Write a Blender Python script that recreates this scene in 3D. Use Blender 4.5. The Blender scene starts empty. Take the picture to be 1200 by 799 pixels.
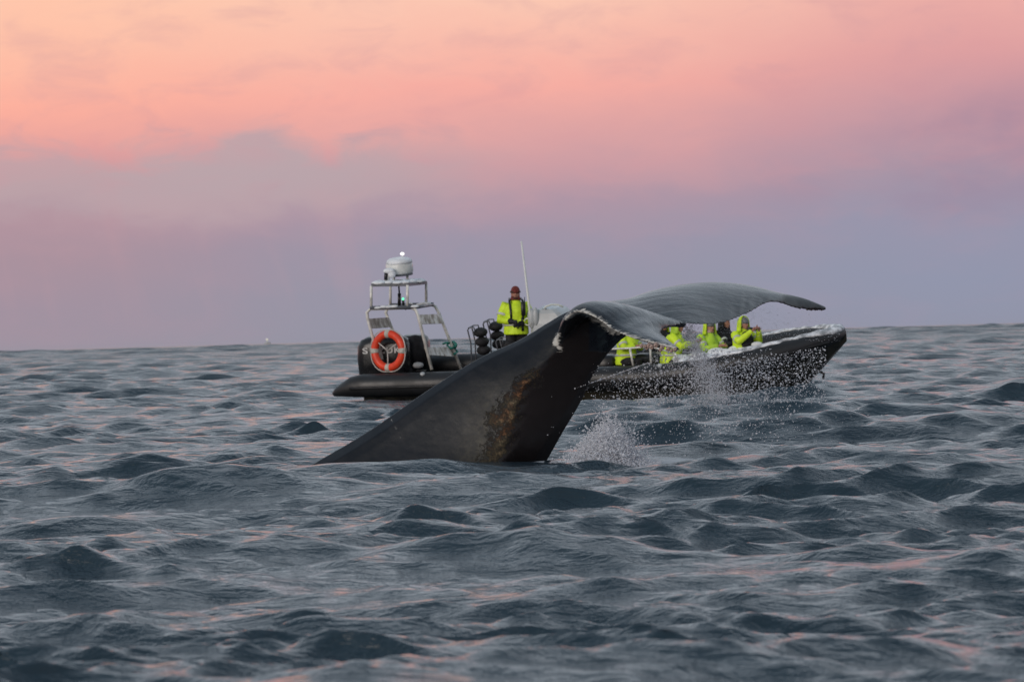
import bpy, bmesh, math, random
import numpy as np
from mathutils import Vector, Matrix, noise

rng = np.random.default_rng(7)
random.seed(7)
scn = bpy.context.scene
COL = scn.collection
R = math.radians

# ------------------------------------------------------------------ camera
CAM_H = 1.35
FPX = 5000.0                    # focal length in photo pixels (1200 wide)
ROLL = R(1.58)
TILT = 8.0 / FPX
fwd = Vector((0, math.cos(TILT), -math.sin(TILT)))
rgt = Vector((1, 0, 0))
upv = rgt.cross(fwd)
q = Matrix.Rotation(ROLL, 3, fwd)
rgt = q @ rgt
upv = q @ upv
cam_d = bpy.data.cameras.new('camera')
cam = bpy.data.objects.new('camera', cam_d)
COL.objects.link(cam)
cam.matrix_world = Matrix(((rgt.x, upv.x, -fwd.x, 0), (rgt.y, upv.y, -fwd.y, 0), (rgt.z, upv.z, -fwd.z, CAM_H), (0, 0, 0, 1)))
cam_d.sensor_width = 36
cam_d.lens = FPX / 1200 * 36
cam_d.clip_start = 0.5
cam_d.clip_end = 60000
cam_d.dof.use_dof = True
cam_d.dof.focus_distance = 47
cam_d.dof.aperture_fstop = 7.0
scn.camera = cam
CO = Vector((0, 0, CAM_H))


def ray(px, py):
    return fwd + rgt * ((px - 600) / FPX) + upv * ((399.5 - py) / FPX)


def P(px, py, Y):
    d = ray(px, py)
    return CO + d * (Y / d.y)


# ------------------------------------------------------------------ world
scn.view_settings.view_transform = 'Standard'
scn.view_settings.look = 'None'
scn.view_settings.exposure = 0.0
scn.view_settings.gamma = 1.0


def lin(c, a=1.0):
    out = []
    for v in c[:3]:
        v = v / 255.0
        out.append(v / 12.92 if v <= 0.04045 else ((v + 0.055) / 1.055) ** 2.4)
    return (*out, a)


class NT:
    """tiny node helper"""

    def __init__(s, tree):
        s.t = tree
        s.t.nodes.clear()

    def n(s, typ, ins=None, **kw):
        nd = s.t.nodes.new(typ)
        for k, v in kw.items():
            setattr(nd, k, v)
        for k, v in (ins or {}).items():
            if isinstance(v, bpy.types.NodeSocket):
                s.t.links.new(v, nd.inputs[k])
            else:
                nd.inputs[k].default_value = v
        return nd

    def m(s, op, a, b=0.0, c=None, clamp=False):
        ins = {0: a, 1: b}
        if c is not None:
            ins[2] = c
        return s.n('ShaderNodeMath', ins, operation=op, use_clamp=clamp).outputs[0]

    def ramp(s, fac, stops, interp='LINEAR'):
        nd = s.n('ShaderNodeValToRGB', {0: fac})
        cr = nd.color_ramp
        cr.interpolation = interp
        while len(cr.elements) < len(stops):
            cr.elements.new(0.5)
        for e, (p, c) in zip(cr.elements, stops):
            e.position = p
            e.color = c if len(c) == 4 else (*c, 1)
        return nd.outputs[0]

    def mix(s, fac, a, b, typ='MIX'):
        nd = s.n('ShaderNodeMix', data_type='RGBA', blend_type=typ)
        for k, v in ((0, fac), (6, a), (7, b)):
            if isinstance(v, bpy.types.NodeSocket):
                s.t.links.new(v, nd.inputs[k])
            else:
                nd.inputs[k].default_value = v
        return nd.outputs[2]

    def noise(s, vec, scale, detail=4, rough=0.5, dist=0.0):
        return s.n('ShaderNodeTexNoise', {'Vector': vec, 'Scale': scale, 'Detail': detail, 'Roughness': rough, 'Distortion': dist}).outputs[0]

    def mapr(s, v, a, b, c=0.0, d=1.0, smooth=True):
        return s.n('ShaderNodeMapRange', {0: v, 1: a, 2: b, 3: c, 4: d},
                   interpolation_type='SMOOTHSTEP' if smooth else 'LINEAR').outputs[0]


world = bpy.data.worlds.new('World')
scn.world = world
world.use_nodes = True
SUN_EL, SUN_AZ = 9.0, 215.0           # azimuth from +Y clockwise: behind the camera, to the left
w = NT(world.node_tree)
tc = w.n('ShaderNodeTexCoord').outputs['Generated']
sep = w.n('ShaderNodeSeparateXYZ', {0: tc})
sx, sy, sz = sep.outputs
el = w.m('MULTIPLY', w.m('ARCSINE', sz), 180 / math.pi)
az = w.m('MULTIPLY', w.m('ARCTAN2', sx, sy), 180 / math.pi)
# cloud warp: soft billowing bank and wisps, in degrees of azimuth / elevation
elc = w.m('MAXIMUM', el, 0.0)
vec = w.n('ShaderNodeCombineXYZ', {0: az, 1: w.m('MULTIPLY', el, 2.2), 2: 3.1}).outputs[0]
n_big = w.noise(vec, 0.30, 5, 0.5, 0.3)
n_mid = w.noise(vec, 0.9, 6, 0.55, 0.4)
n_fine = w.noise(vec, 2.6, 5, 0.5, 0.2)
warp = w.m('ADD', w.m('MULTIPLY', w.m('SUBTRACT', n_big, 0.5), 1.6),
           w.m('MULTIPLY', w.m('SUBTRACT', n_mid, 0.5), 0.9))
warp = w.m('MULTIPLY', warp, w.mapr(elc, 0.0, 2.0, 0.25, 1.0))
elw = w.m('MAXIMUM', w.m('ADD', elc, w.m('MULTIPLY', warp, 0.55)), 0.0)
pos = w.m('POWER', w.m('DIVIDE', elw, 90.0), 0.5)


def st(e, c):
    return (math.sqrt(e / 90.0), lin(c))


UP = [st(6, (220, 196, 196)), st(7.5, (202, 198, 208)), st(11, (206, 217, 227)), st(24, (206, 220, 232)), st(45, (190, 208, 223)), st(90, (152, 174, 194))]
left = w.ramp(pos, [st(0, (156, 147, 160)), st(0.5, (162, 146, 160)), st(1.2, (170, 146, 158)), st(1.8, (184, 150, 160)),
                    st(2.5, (226, 160, 158)), st(3.1, (253, 176, 158)), st(4.6, (255, 199, 172))] + UP)
mid = w.ramp(pos, [st(0, (147, 148, 163)), st(0.6, (149, 149, 166)), st(1.2, (156, 149, 167)), st(1.8, (174, 150, 165)),
                   st(2.5, (210, 160, 164)), st(3.3, (246, 174, 163)), st(4.6, (252, 202, 180))] + UP)
right = w.ramp(pos, [st(0, (145, 148, 167)), st(0.6, (146, 150, 172)), st(1.3, (151, 150, 172)), st(1.9, (168, 149, 166)),
                     st(2.6, (196, 153, 163)), st(3.5, (222, 160, 161)), st(4.6, (238, 176, 168))] + UP)
col = w.mix(w.mapr(az, -6.5, -1.0), left, mid)
col = w.mix(w.mapr(az, 0.5, 6.5), col, right)
# grey violet bank with a billowing top, left of centre
top = w.m('ADD', 2.72, w.m('MULTIPLY', w.m('SUBTRACT', n_mid, 0.5), 1.5))
bump = w.m('MULTIPLY', w.mapr(w.m('ABSOLUTE', w.m('ADD', az, 3.5)), 0.0, 1.1, 1.0, 0.0), 0.30)
top = w.m('ADD', top, bump)
edge = w.mapr(w.m('SUBTRACT', top, el), -0.10, 0.42)
fade = w.mapr(w.m('ADD', el, w.m('MULTIPLY', w.m('SUBTRACT', n_mid, 0.5), 1.2)), 1.35, 2.15)
side = w.mapr(az, -8.0, -6.6, 0.35, 1.0)
side2 = w.mapr(az, -2.6, 0.8, 1.0, 0.0)
bank = w.m('MULTIPLY', w.m('MULTIPLY', edge, fade), w.m('MULTIPLY', side, side2))
bank = w.m('MULTIPLY', bank, w.mapr(n_big, 0.25, 0.6, 0.7, 1.0))
col = w.mix(w.m('MULTIPLY', bank, 0.85), col, lin((182, 166, 172)))
# darker mauve bank at the right
bk = w.m('MULTIPLY', w.mapr(az, 2.5, 6.5), w.m('MULTIPLY', w.mapr(el, 1.1, 1.9), w.mapr(el, 3.9, 2.2)))
bk = w.m('MULTIPLY', bk, w.mapr(n_big, 0.3, 0.62))
col = w.mix(w.m('MULTIPLY', bk, 0.75), col, lin((152, 132, 156)))
# faint slanting shafts of light below the bank
rv = w.n('ShaderNodeCombineXYZ', {0: w.m('ADD', az, w.m('MULTIPLY', el, 0.25)), 1: w.m('MULTIPLY', el, 0.12), 2: 7.7}).outputs[0]
rays = w.m('MULTIPLY', w.mapr(w.noise(rv, 1.3, 3, 0.6), 0.45, 0.7), w.m('MULTIPLY', w.mapr(el, 0.1, 0.8), w.mapr(el, 2.6, 1.6)))
rays = w.m('MULTIPLY', rays, w.mapr(az, 0.5, -4.5))
col = w.mix(w.m('MULTIPLY', rays, 0.22), col, lin((198, 156, 162)))
gr = w.m('MULTIPLY', w.mapr(n_fine, 0.52, 0.72), w.m('MULTIPLY', w.mapr(el, 1.7, 2.3), w.mapr(el, 4.4, 3.0)))
col = w.mix(w.m('MULTIPLY', gr, 0.0), col, lin((176, 152, 164)))
# thin wisps
wis = w.m('MULTIPLY', w.mapr(n_mid, 0.45, 0.72), w.mapr(el, 1.0, 3.2, 0.05, 0.30))
col = w.mix(wis, col, lin((200, 150, 160)))
# below the horizon
col = w.mix(w.mapr(el, -0.8, -0.1), lin((70, 84, 96)), col)
# the high sky is the physical one, blended in above the cloud glow
nis = w.n('ShaderNodeTexSky', sky_type='NISHITA', sun_disc=False, sun_elevation=R(SUN_EL), sun_rotation=R(SUN_AZ)).outputs[0]
nis = w.mix(1.0, nis, (0.10, 0.10, 0.10, 1), 'MULTIPLY')
col = w.mix(w.mapr(el, 16, 60, 0.0, 0.35), col, nis)
# the side of the sky away from the glow is dimmer
dim = w.mapr(sy, -0.9, 0.75, 0.58, 1.0)
col = w.mix(1.0, col, w.n('ShaderNodeCombineColor', {0: dim, 1: dim, 2: dim}).outputs[0], 'MULTIPLY')
bg = w.n('ShaderNodeBackground', {'Color': col, 'Strength': 1.0})
w.n('ShaderNodeOutputWorld', {0: bg.outputs[0]})

sun_d = bpy.data.lights.new('sun', 'SUN')
sun_d.energy = 1.8
sun_d.angle = R(40)
sun_d.color = (1.0, 0.90, 0.82)
sun = bpy.data.objects.new('sun', sun_d)
COL.objects.link(sun)
sd = Vector((math.sin(R(SUN_AZ)) * math.cos(R(SUN_EL)), math.cos(R(SUN_AZ)) * math.cos(R(SUN_EL)), math.sin(R(SUN_EL))))
sun.rotation_euler = sd.to_track_quat('Z', 'Y').to_euler()


# ------------------------------------------------------------------ helpers
def tag(o, label=None, cat=None, group=None, kind=None):
    if label: o['label'] = label
    if cat: o['category'] = cat
    if group: o['group'] = group
    if kind: o['kind'] = kind
    return o


def link_mesh(name, me, mat=None, parent=None, smooth=True):
    o = bpy.data.objects.new(name, me)
    COL.objects.link(o)
    if mat: me.materials.append(mat) if not me.materials else None
    if smooth and len(me.polygons):
        me.polygons.foreach_set('use_smooth', [True] * len(me.polygons))
    if parent: o.parent = parent
    return o


def mesh_from(name, verts, faces, mat=None, parent=None, smooth=True):
    me = bpy.data.meshes.new(name)
    me.from_pydata([tuple(v) for v in verts], [], faces)
    bm = bmesh.new()
    bm.from_mesh(me)
    bmesh.ops.recalc_face_normals(bm, faces=bm.faces)
    bm.to_mesh(me)
    bm.free()
    return link_mesh(name, me, mat, parent, smooth)


def empty(name, loc=(0, 0, 0), parent=None):
    o = bpy.data.objects.new(name, None)
    COL.objects.link(o)
    o.location = loc
    o.empty_display_size = 0.2
    if parent: o.parent = parent
    return o


class Geo:
    """collects closed solids"""

    def __init__(s):
        s.v, s.f = [], []

    def rings(s, rings, cap=True, closed=False):
        b = len(s.v)
        n = len(rings[0])
        for r_ in rings: s.v.extend([Vector(p) for p in r_])
        m = len(rings)
        for i in range(m if closed else m - 1):
            i2 = (i + 1) % m
            for j in range(n):
                j2 = (j + 1) % n
                s.f.append((b + i * n + j, b + i * n + j2, b + i2 * n + j2, b + i2 * n + j))
        if cap and not closed:
            s.f.append(tuple(b + j for j in range(n))[::-1])
            s.f.append(tuple(b + (m - 1) * n + j for j in range(n)))
        return s

    def tube(s, pts, rad, n=10, closed=False, sq=1.0):
        pts = [Vector(p) for p in pts]
        rad = rad if hasattr(rad, '__len__') else [rad] * len(pts)
        rings = []
        u = None
        m = len(pts)
        for i, p in enumerate(pts):
            if closed:
                t = pts[(i + 1) % m] - pts[i - 1]
            else:
                t = pts[min(i + 1, m - 1)] - pts[max(i - 1, 0)]
            if t.length < 1e-9: t = Vector((0, 0, 1))
            t.normalize()
            if u is None:
                a = Vector((0, 0, 1)) if abs(t.z) < 0.9 else Vector((1, 0, 0))
                u = t.cross(a).normalized()
            else:
                u = (u - t * u.dot(t)).normalized()
            v = t.cross(u)
            rings.append([p + (u * math.cos(2 * math.pi * k / n) * sq + v * math.sin(2 * math.pi * k / n)) * rad[i] for k in range(n)])
        return s.rings(rings, closed=closed)

    def ell(s, c, r_, n=12, m=8, rot=None):
        c = Vector(c)
        rings = []
        for i in range(m + 1):
            th = math.pi * min(max(i / m, 0.02), 0.98)
            ring = []
            for k in range(n):
                ph = 2 * math.pi * k / n
                p = Vector((math.sin(th) * math.cos(ph) * r_[0], math.sin(th) * math.sin(ph) * r_[1], math.cos(th) * r_[2]))
                if rot: p = rot @ p
                ring.append(c + p)
            rings.append(ring)
        return s.rings(rings)

    def box(s, c, d, rot=None, bev=0.15):
        """box with clipped corners (octagonal plan), d = full sizes"""
        c = Vector(c)
        hx, hy, hz = d[0] / 2, d[1] / 2, d[2] / 2
        b = min(hx, hy, hz) * bev
        def ring(z, k):
            x, y = hx - k, hy - k
            pts = [(x - b, -y), (x, -y + b), (x, y - b), (x - b, y), (-x + b, y), (-x, y - b), (-x, -y + b), (-x + b, -y)]
            out = []
            for a in pts:
                p = Vector((a[0], a[1], z))
                if rot: p = rot @ p
                out.append(c + p)
            return out
        return s.rings([ring(-hz, b), ring(-hz + b, 0), ring(hz - b, 0), ring(hz, b)])

    def build(s, name, mat=None, parent=None, smooth=True):
        return mesh_from(name, s.v, s.f, mat, parent, smooth)


def crom(pts, n):
    """Catmull-Rom through points (tuples of any length), n samples per span"""
    a = np.array([list(p) for p in pts], float)
    a = np.vstack([2 * a[0] - a[1], a, 2 * a[-1] - a[-2]])
    out = []
    for i in range(1, len(a) - 2):
        for k in range(n):
            t = k / n
            p0, p1, p2, p3 = a[i - 1:i + 3]
            out.append(0.5 * ((2 * p1) + (-p0 + p2) * t + (2 * p0 - 5 * p1 + 4 * p2 - p3) * t * t + (-p0 + 3 * p1 - 3 * p2 + p3) * t ** 3))
    out.append(a[-2])
    return np.array(out)


def bake(o, voxel, smooth=2, sub=None):
    m = o.modifiers.new('r', 'REMESH')
    m.mode = 'VOXEL'
    m.voxel_size = voxel
    m.use_smooth_shade = True
    if smooth:
        m = o.modifiers.new('s', 'SMOOTH')
        m.factor = 0.5
        m.iterations = smooth
    dg = bpy.context.evaluated_depsgraph_get()
    me = bpy.data.meshes.new_from_object(o.evaluated_get(dg))
    me.name = o.data.name
    mats = list(o.data.materials)
    o.modifiers.clear()
    o.data = me
    if not me.materials:
        for q_ in mats: me.materials.append(q_)
    me.polygons.foreach_set('use_smooth', [True] * len(me.polygons))
    return o


# ------------------------------------------------------------------ materials
def mat(name, color, rough=0.5, metal=0.0, var=0.25, vscale=6.0, bump=0.0, bscale=30.0, color2=None, spec=0.5, emit=None):
    m = bpy.data.materials.new(name)
    m.use_nodes = True
    t = NT(m.node_tree)
    oc = t.n('ShaderNodeTexCoord').outputs['Object']
    nz = t.noise(oc, vscale, 5, 0.6)
    c2 = color2 if color2 else tuple(v * (1 - var) for v in color[:3]) + (1,)
    c1 = tuple(min(1, v * (1 + var * 0.4)) for v in color[:3]) + (1,)
    base = t.mix(t.mapr(nz, 0.35, 0.65), c1, c2)
    b = t.n('ShaderNodeBsdfPrincipled', {'Base Color': base, 'Metallic': metal, 'Specular IOR Level': spec})
    t.t.links.new(t.mapr(nz, 0.3, 0.7, rough * 0.8, min(1, rough * 1.2)), b.inputs['Roughness'])
    if bump:
        bn = t.n('ShaderNodeBump', {'Height': t.noise(oc, bscale, 5, 0.6), 'Strength': bump, 'Distance': 0.02})
        t.t.links.new(bn.outputs[0], b.inputs['Normal'])
    if emit:
        b.inputs['Emission Color'].default_value = emit[:3] + (1,)
        b.inputs['Emission Strength'].default_value = emit[3]
    t.n('ShaderNodeOutputMaterial', {0: b.outputs[0]})
    return m


M = {}
M['hypalon'] = mat('hypalon', (0.017, 0.018, 0.020, 1), 0.42, var=0.35, bump=0.15, vscale=3)
M['hull'] = mat('hull_paint', (0.013, 0.014, 0.013, 1), 0.32, var=0.5, vscale=2.5, color2=(0.030, 0.028, 0.019, 1))
M['deck'] = mat('deck_dark', (0.03, 0.032, 0.035, 1), 0.6)
M['strake'] = mat('rubber_strake', (0.008, 0.008, 0.009, 1), 0.6)
M['snow'] = mat('snow_crust', (0.82, 0.85, 0.88, 1), 0.7, var=0.14, vscale=9, bump=0.5, bscale=25)
M['frost'] = mat('patchy_frost', (0.82, 0.84, 0.87, 1), 0.65, vscale=6.5, bump=0.6, bscale=25, color2=(0.30, 0.32, 0.34, 1))
M['steel'] = mat('steel_tube', (0.80, 0.79, 0.74, 1), 0.35, metal=0.1, var=0.3, vscale=8)
M['dsteel'] = mat('painted_tube', (0.13, 0.14, 0.16, 1), 0.4, metal=0.3, var=0.3)
M['board'] = mat('weathered_board', (0.80, 0.78, 0.72, 1), 0.6, var=0.3, vscale=4.2, color2=(0.34, 0.29, 0.22, 1))
M['white'] = mat('white_gelcoat', (0.70, 0.72, 0.70, 1), 0.3, var=0.12, vscale=3)
M['black'] = mat('black_plastic', (0.012, 0.012, 0.014, 1), 0.35, var=0.3, vscale=5)
M['cowl'] = mat('engine_cowl', (0.014, 0.015, 0.017, 1), 0.25, var=0.3, vscale=3)
M['lamp'] = mat('lamp_white', (0.8, 0.8, 0.8, 1), 0.4, var=0.02, emit=(1.0, 0.97, 0.92, 0.9))
M['lampg'] = mat('lamp_green', (0.1, 0.6, 0.35, 1), 0.4, var=0.02, emit=(0.15, 1.0, 0.5, 1.2))
M['lampd'] = mat('far_lamp', (0.5, 0.5, 0.45, 1), 0.4, var=0.02, emit=(1.0, 0.93, 0.72, 0.3))
M['orange'] = mat('buoy_orange', (0.80, 0.060, 0.018, 1), 0.45, var=0.2, vscale=7)
M['strap'] = mat('buoy_strap', (0.52, 0.50, 0.44, 1), 0.6, var=0.25, vscale=20)
M['rope'] = mat('rope_white', (0.55, 0.53, 0.50, 1), 0.7)
M['grope'] = mat('rope_green', (0.02, 0.25, 0.19, 1), 0.7)
M['hiviz'] = mat('hi_vis_yellow', (0.66, 0.90, 0.025, 1), 0.6, var=0.2, vscale=5, bump=0.5, bscale=9)
M['hiviz2'] = mat('hi_vis_yellow_worn', (0.48, 0.74, 0.04, 1), 0.6, var=0.3, vscale=5, bump=0.5, bscale=9)
M['reflect'] = mat('reflective_tape', (0.62, 0.64, 0.58, 1), 0.4, var=0.15)
M['cloth'] = mat('black_cloth', (0.012, 0.012, 0.015, 1), 0.8, var=0.4, bump=0.4, bscale=9)
M['skin'] = mat('skin', (0.42, 0.20, 0.14, 1), 0.55, var=0.15, vscale=12)
M['beard'] = mat('beard', (0.06, 0.03, 0.02, 1), 0.8)
M['red'] = mat('red_wool', (0.17, 0.030, 0.024, 1), 0.85, var=0.3, vscale=20)
M['grey'] = mat('grey_wool', (0.16, 0.17, 0.18, 1), 0.85, var=0.3, vscale=20)
M['pink'] = mat('pale_scarf', (0.55, 0.36, 0.33, 1), 0.8, var=0.3, vscale=14)
M['eye'] = mat('eye_dark', (0.01, 0.008, 0.007, 1), 0.3)
M['glass'] = mat('windscreen', (0.36, 0.42, 0.46, 1), 0.12, var=0.12, vscale=2)
M['console'] = mat('console_grey', (0.50, 0.53, 0.54, 1), 0.35, var=0.15, vscale=2)
M['barnacle'] = mat('barnacle', (0.42, 0.31, 0.27, 1), 0.7, var=0.4, vscale=30, bump=0.6, bscale=60)
M['letter'] = mat('lettering_white', (0.62, 0.63, 0.62, 1), 0.5)


# ------------------------------------------------------------------ sea
def sea_material():
    m = bpy.data.materials.new('sea_water')
    m.use_nodes = True
    t = NT(m.node_tree)
    oc = t.n('ShaderNodeTexCoord').outputs['Object']
    mp = t.n('ShaderNodeMapping', {'Vector': oc, 'Rotation': (0, 0, R(12)), 'Scale': (0.62, 1, 1)}).outputs[0]
    n1 = t.noise(mp, 3.2, 5, 0.62, 0.5)
    n2 = t.noise(mp, 11.0, 4, 0.6, 0.3)
    patch = t.mapr(t.noise(oc, 0.22, 3, 0.5), 0.35, 0.65, 0.45, 1.0)
    n0 = t.noise(mp, 0.75, 4, 0.6, 0.4)
    nA = t.noise(mp, 1.3, 4, 0.6, 0.4)
    mfar = t.mapr(t.n('ShaderNodeVectorMath', {0: oc}, operation='LENGTH').outputs['Value'], 20, 90, 0.25, 1)
    far = t.mapr(t.n('ShaderNodeVectorMath', {0: oc}, operation='LENGTH').outputs['Value'], 90, 500, 0, 1)
    near_ = t.mapr(t.n('ShaderNodeVectorMath', {0: oc}, operation='LENGTH').outputs['Value'], 15, 70, 1.0, 0.55)
    h = t.m('ADD', t.m('MULTIPLY', t.m('MULTIPLY', n1, near_), 0.088), t.m('MULTIPLY', t.m('MULTIPLY', n2, 0.028), patch))
    h = t.m('ADD', h, t.m('MULTIPLY', t.m('MULTIPLY', n0, far), 0.25))
    h = t.m('ADD', h, t.m('MULTIPLY', t.m('MULTIPLY', nA, mfar), 0.17))
    bn = t.n('ShaderNodeBump', {'Height': h, 'Strength': 1.0, 'Distance': 1.0})
    fo = t.n('ShaderNodeAttribute', attribute_name='foam_glint').outputs['Fac']
    fn = t.noise(mp, 2.6, 8, 0.72, 0.8)
    foam_glint = t.mapr(t.m('ADD', t.m('MULTIPLY', fo, 0.62), t.m('MULTIPLY', fn, 0.75)), 0.62, 0.86)
    foam_glint = t.m('MULTIPLY', foam_glint, t.mapr(fo, 0.0, 0.25))
    base = t.mix(foam_glint, (0.022, 0.043, 0.060, 1), (0.60, 0.64, 0.68, 1))
    b = t.n('ShaderNodeBsdfPrincipled', {'Base Color': base, 'IOR': 1.333, 'Normal': bn.outputs[0],
                                         'Roughness': t.m('ADD', t.m('ADD', 0.07, t.m('MULTIPLY', far, 0.14)), t.m('MULTIPLY', foam_glint, 0.5))})
    t.n('ShaderNodeOutputMaterial', {0: b.outputs[0]})
    return m


# (px, crest py, distance, half width m, half depth m, height m, skew) : the larger crests that stand where the photograph shows them
CRESTS = [
    (505, 42.3, 1.00, 0.50, 0.22, 0.10),
    (640, 26.5, 0.75, 0.60, 0.16, -0.15),
    (1110, 50.5, 1.6, 0.9, 0.20, 0.05),
    (140, 21.8, 0.55, 0.45, 0.13, 0.2),
    (650, 17.6, 0.8, 0.5, 0.12, 0.25),
    (1190, 33.0, 1.0, 0.7, 0.16, 0.2),
    (800, 34.5, 0.9, 0.6, 0.12, -0.2),
    (910, 44.0, 0.9, 0.6, 0.10, 0.1),
    (370, 70.0, 1.2, 0.8, 0.10, 0.1),
    (420, 30.0, 0.8, 0.5, 0.12, 0.3),
    (250, 36.0, 0.8, 0.5, 0.12, -0.2),
    (980, 20.0, 0.7, 0.4, 0.09, 0.2),
    (60, 52.0, 1.1, 0.6, 0.13, 0.1),
    (1020, 26.0, 0.8, 0.5, 0.11, -0.15),
]


SEA_SEED = 31


def sea_grid(n_mid, rows):
    cols = np.concatenate([-np.geomspace(180, 10.4, 44), np.linspace(-10, 10, n_mid), np.geomspace(10.4, 180, 44)])
    a = np.radians(cols)
    RR, AA = np.meshgrid(rows, a, indexing='ij')
    X0 = (RR * np.sin(AA)).astype(np.float32)
    Y0 = (RR * np.cos(AA)).astype(np.float32)
    dr = np.gradient(rows)
    lo = np.maximum(dr, rows * math.radians(20 / n_mid))[:, None].astype(np.float32)
    X, Y, Z = X0.copy(), Y0.copy(), np.zeros_like(X0)
    g = np.random.default_rng(SEA_SEED)
    N = 180
    lam = np.geomspace(0.16, 34, N) * g.uniform(0.93, 1.07, N)
    # patchiness so that the field has calm lanes and rough groups
    pat = np.zeros_like(X0)
    for _ in range(9):
        th = g.uniform(0, math.pi)
        k = 2 * math.pi / g.uniform(3.5, 12)
        pat += np.sin(k * (X0 * math.cos(th) * 0.6 + Y0 * math.sin(th)) + g.uniform(0, 6.28)) * 0.25
    pat = np.clip(1 + 0.55 * pat, 0.50, 1.32).astype(np.float32)
    for i, L in enumerate(lam):
        k = 2 * math.pi / L
        spread = 25 if L < 2.5 else (20 if L < 10 else 14)
        th = R(g.normal(-78, spread))             # running towards the camera, a little across
        if L < 0.7: th = R(g.normal(-80, 40))
        if g.uniform() < 0.28: th = R(g.normal(-112, 12))
        s = 0.051
        if L > 0.9: s *= (0.9 / L) ** 0.80
        if 2.5 < L < 9: s *= 0.72
        if L > 9: s *= 1.5
        if L < 0.6: s *= 0.85
        amp = s / k
        ph = g.uniform(0, 2 * math.pi)
        gk = k * 0.11
        gth = th + R(g.normal(90, 30))
        w_ = np.clip((L / lo - 2.2) / 2.0, 0, 1)
        arg = k * (X0 * math.cos(th) + Y0 * math.sin(th)) + ph
        env = 1 + 0.55 * np.sin(gk * (X0 * math.cos(gth) + Y0 * math.sin(gth)) + ph * 3)
        sn, cs = np.sin(arg), np.cos(arg)
        e = (amp * w_) * env
        if L < 2.0: e = e * pat
        if 1.2 < L < 12:
            u_ = np.clip((RR - 60) / 180, 0, 1).astype(np.float32)
            e = e * (1 + 1.0 * u_ * u_ * (3 - 2 * u_))
        if L > 4:
            u_ = np.clip((RR - 150) / 700, 0, 1).astype(np.float32)
            e = e * (1 + (1.0 if L < 14 else 0.7) * u_ * u_ * (3 - 2 * u_))
        Z += e * cs
        Q = 1.12
        X -= Q * e * sn * math.cos(th)
        Y -= Q * e * sn * math.sin(th)
    # soften one crest that would fold over itself
    sg = (1 - 0.7 * np.exp(-((X0 + 0.83) / 0.7) ** 2 - ((Y0 - 20.6) / 1.3) ** 2)).astype(np.float32)
    X, Y, Z = X0 + (X - X0) * sg, Y0 + (Y - Y0) * sg, Z * sg
    Z -= (RR.astype(np.float32) ** 2) / (2 * 6.37e6)      # the curve of the earth
    # keep the crests that run through the hull and the whale's wake modest
    xb, yb = 2.1, 90
    db = np.exp(-(((X - xb) / 6.5) ** 2 + ((Y - yb) / 9) ** 2) ** 2)
    Z *= 1 - 0.75 * db
    xw, yw = P(560, 545, 44).x, 44.6
    dw = np.exp(-(((X - xw) / 2.2) ** 2 + ((Y - yw) / 2.0) ** 2) ** 2)
    Z *= 1 - 0.6 * dw
    # the swell trough between camera and whale is low enough to see over
    fr = np.exp(-((Y - 38) / 5.0) ** 2) * (np.abs(X) < 8)
    Z *= 1 - 0.25 * fr
    for (px, yc, hw, hd, hh, sk) in CRESTS:
        xc = (px - 600) / FPX * yc
        u = (X - xc) / hw
        v = (Y - yc - sk * (X - xc)) / hd
        Z += hh * (1.0 / (1 + u * u)) * np.exp(-v * v) * (1 - 0.25 * np.abs(v))
        Z -= hh * 0.35 * np.exp(-u * u * 0.6) * np.exp(-((v + 1.6) ** 2))
    Z -= 0.13 * np.exp(-((X - 5) / 4.5) ** 2 - ((Y - 86) / 6) ** 2)
    # foam: splash, falling spray, boat's bow wave, and a highlight line painted at the whale's base
    foam_glint = np.zeros_like(Z)
    def blob(px, Yc, wx, wy, k):
        xc = (px - 600) / FPX * Yc
        return k * np.exp(-((X - xc) / wx) ** 2 - ((Y - Yc) / wy) ** 2)
    foam_glint += blob(712, 43.6, 0.75, 0.9, 1.0) + blob(780, 44.8, 0.8, 0.9, 0.62) + blob(880, 46.5, 1.0, 1.6, 0.42)
    foam_glint += blob(648, 43.6, 0.16, 0.25, 0.7) + blob(960, 60, 2.2, 7, 0.36) + blob(945, 86.5, 0.9, 2.5, 0.6) + blob(800, 86.3, 3.5, 1.2, 0.42)
    foam_glint += blob(820, 52, 1.6, 3.0, 0.40) + blob(1060, 70, 2.2, 5, 0.30)
    foam_glint += 0.42 * np.exp(-((Y - 44.42) / 0.10) ** 2) * (X > -2.1) * (X < 0.3)  # thin highlight along the whale's waterline, painted in as pale colour
    foam_glint = np.clip(foam_glint, 0, 1)
    nr, nc = X.shape
    for arr in (X, Y, Z, foam_glint): arr[:, -1] = arr[:, 0]
    idx = np.arange(nr * nc, dtype=np.int32).reshape(nr, nc)
    q4 = np.stack([idx[:-1, :-1], idx[:-1, 1:], idx[1:, 1:], idx[1:, :-1]], -1).reshape(-1, 4)[:, ::-1]
    return np.stack([X, Y, Z], -1).reshape(-1, 3), foam_glint.reshape(-1), q4


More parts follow.
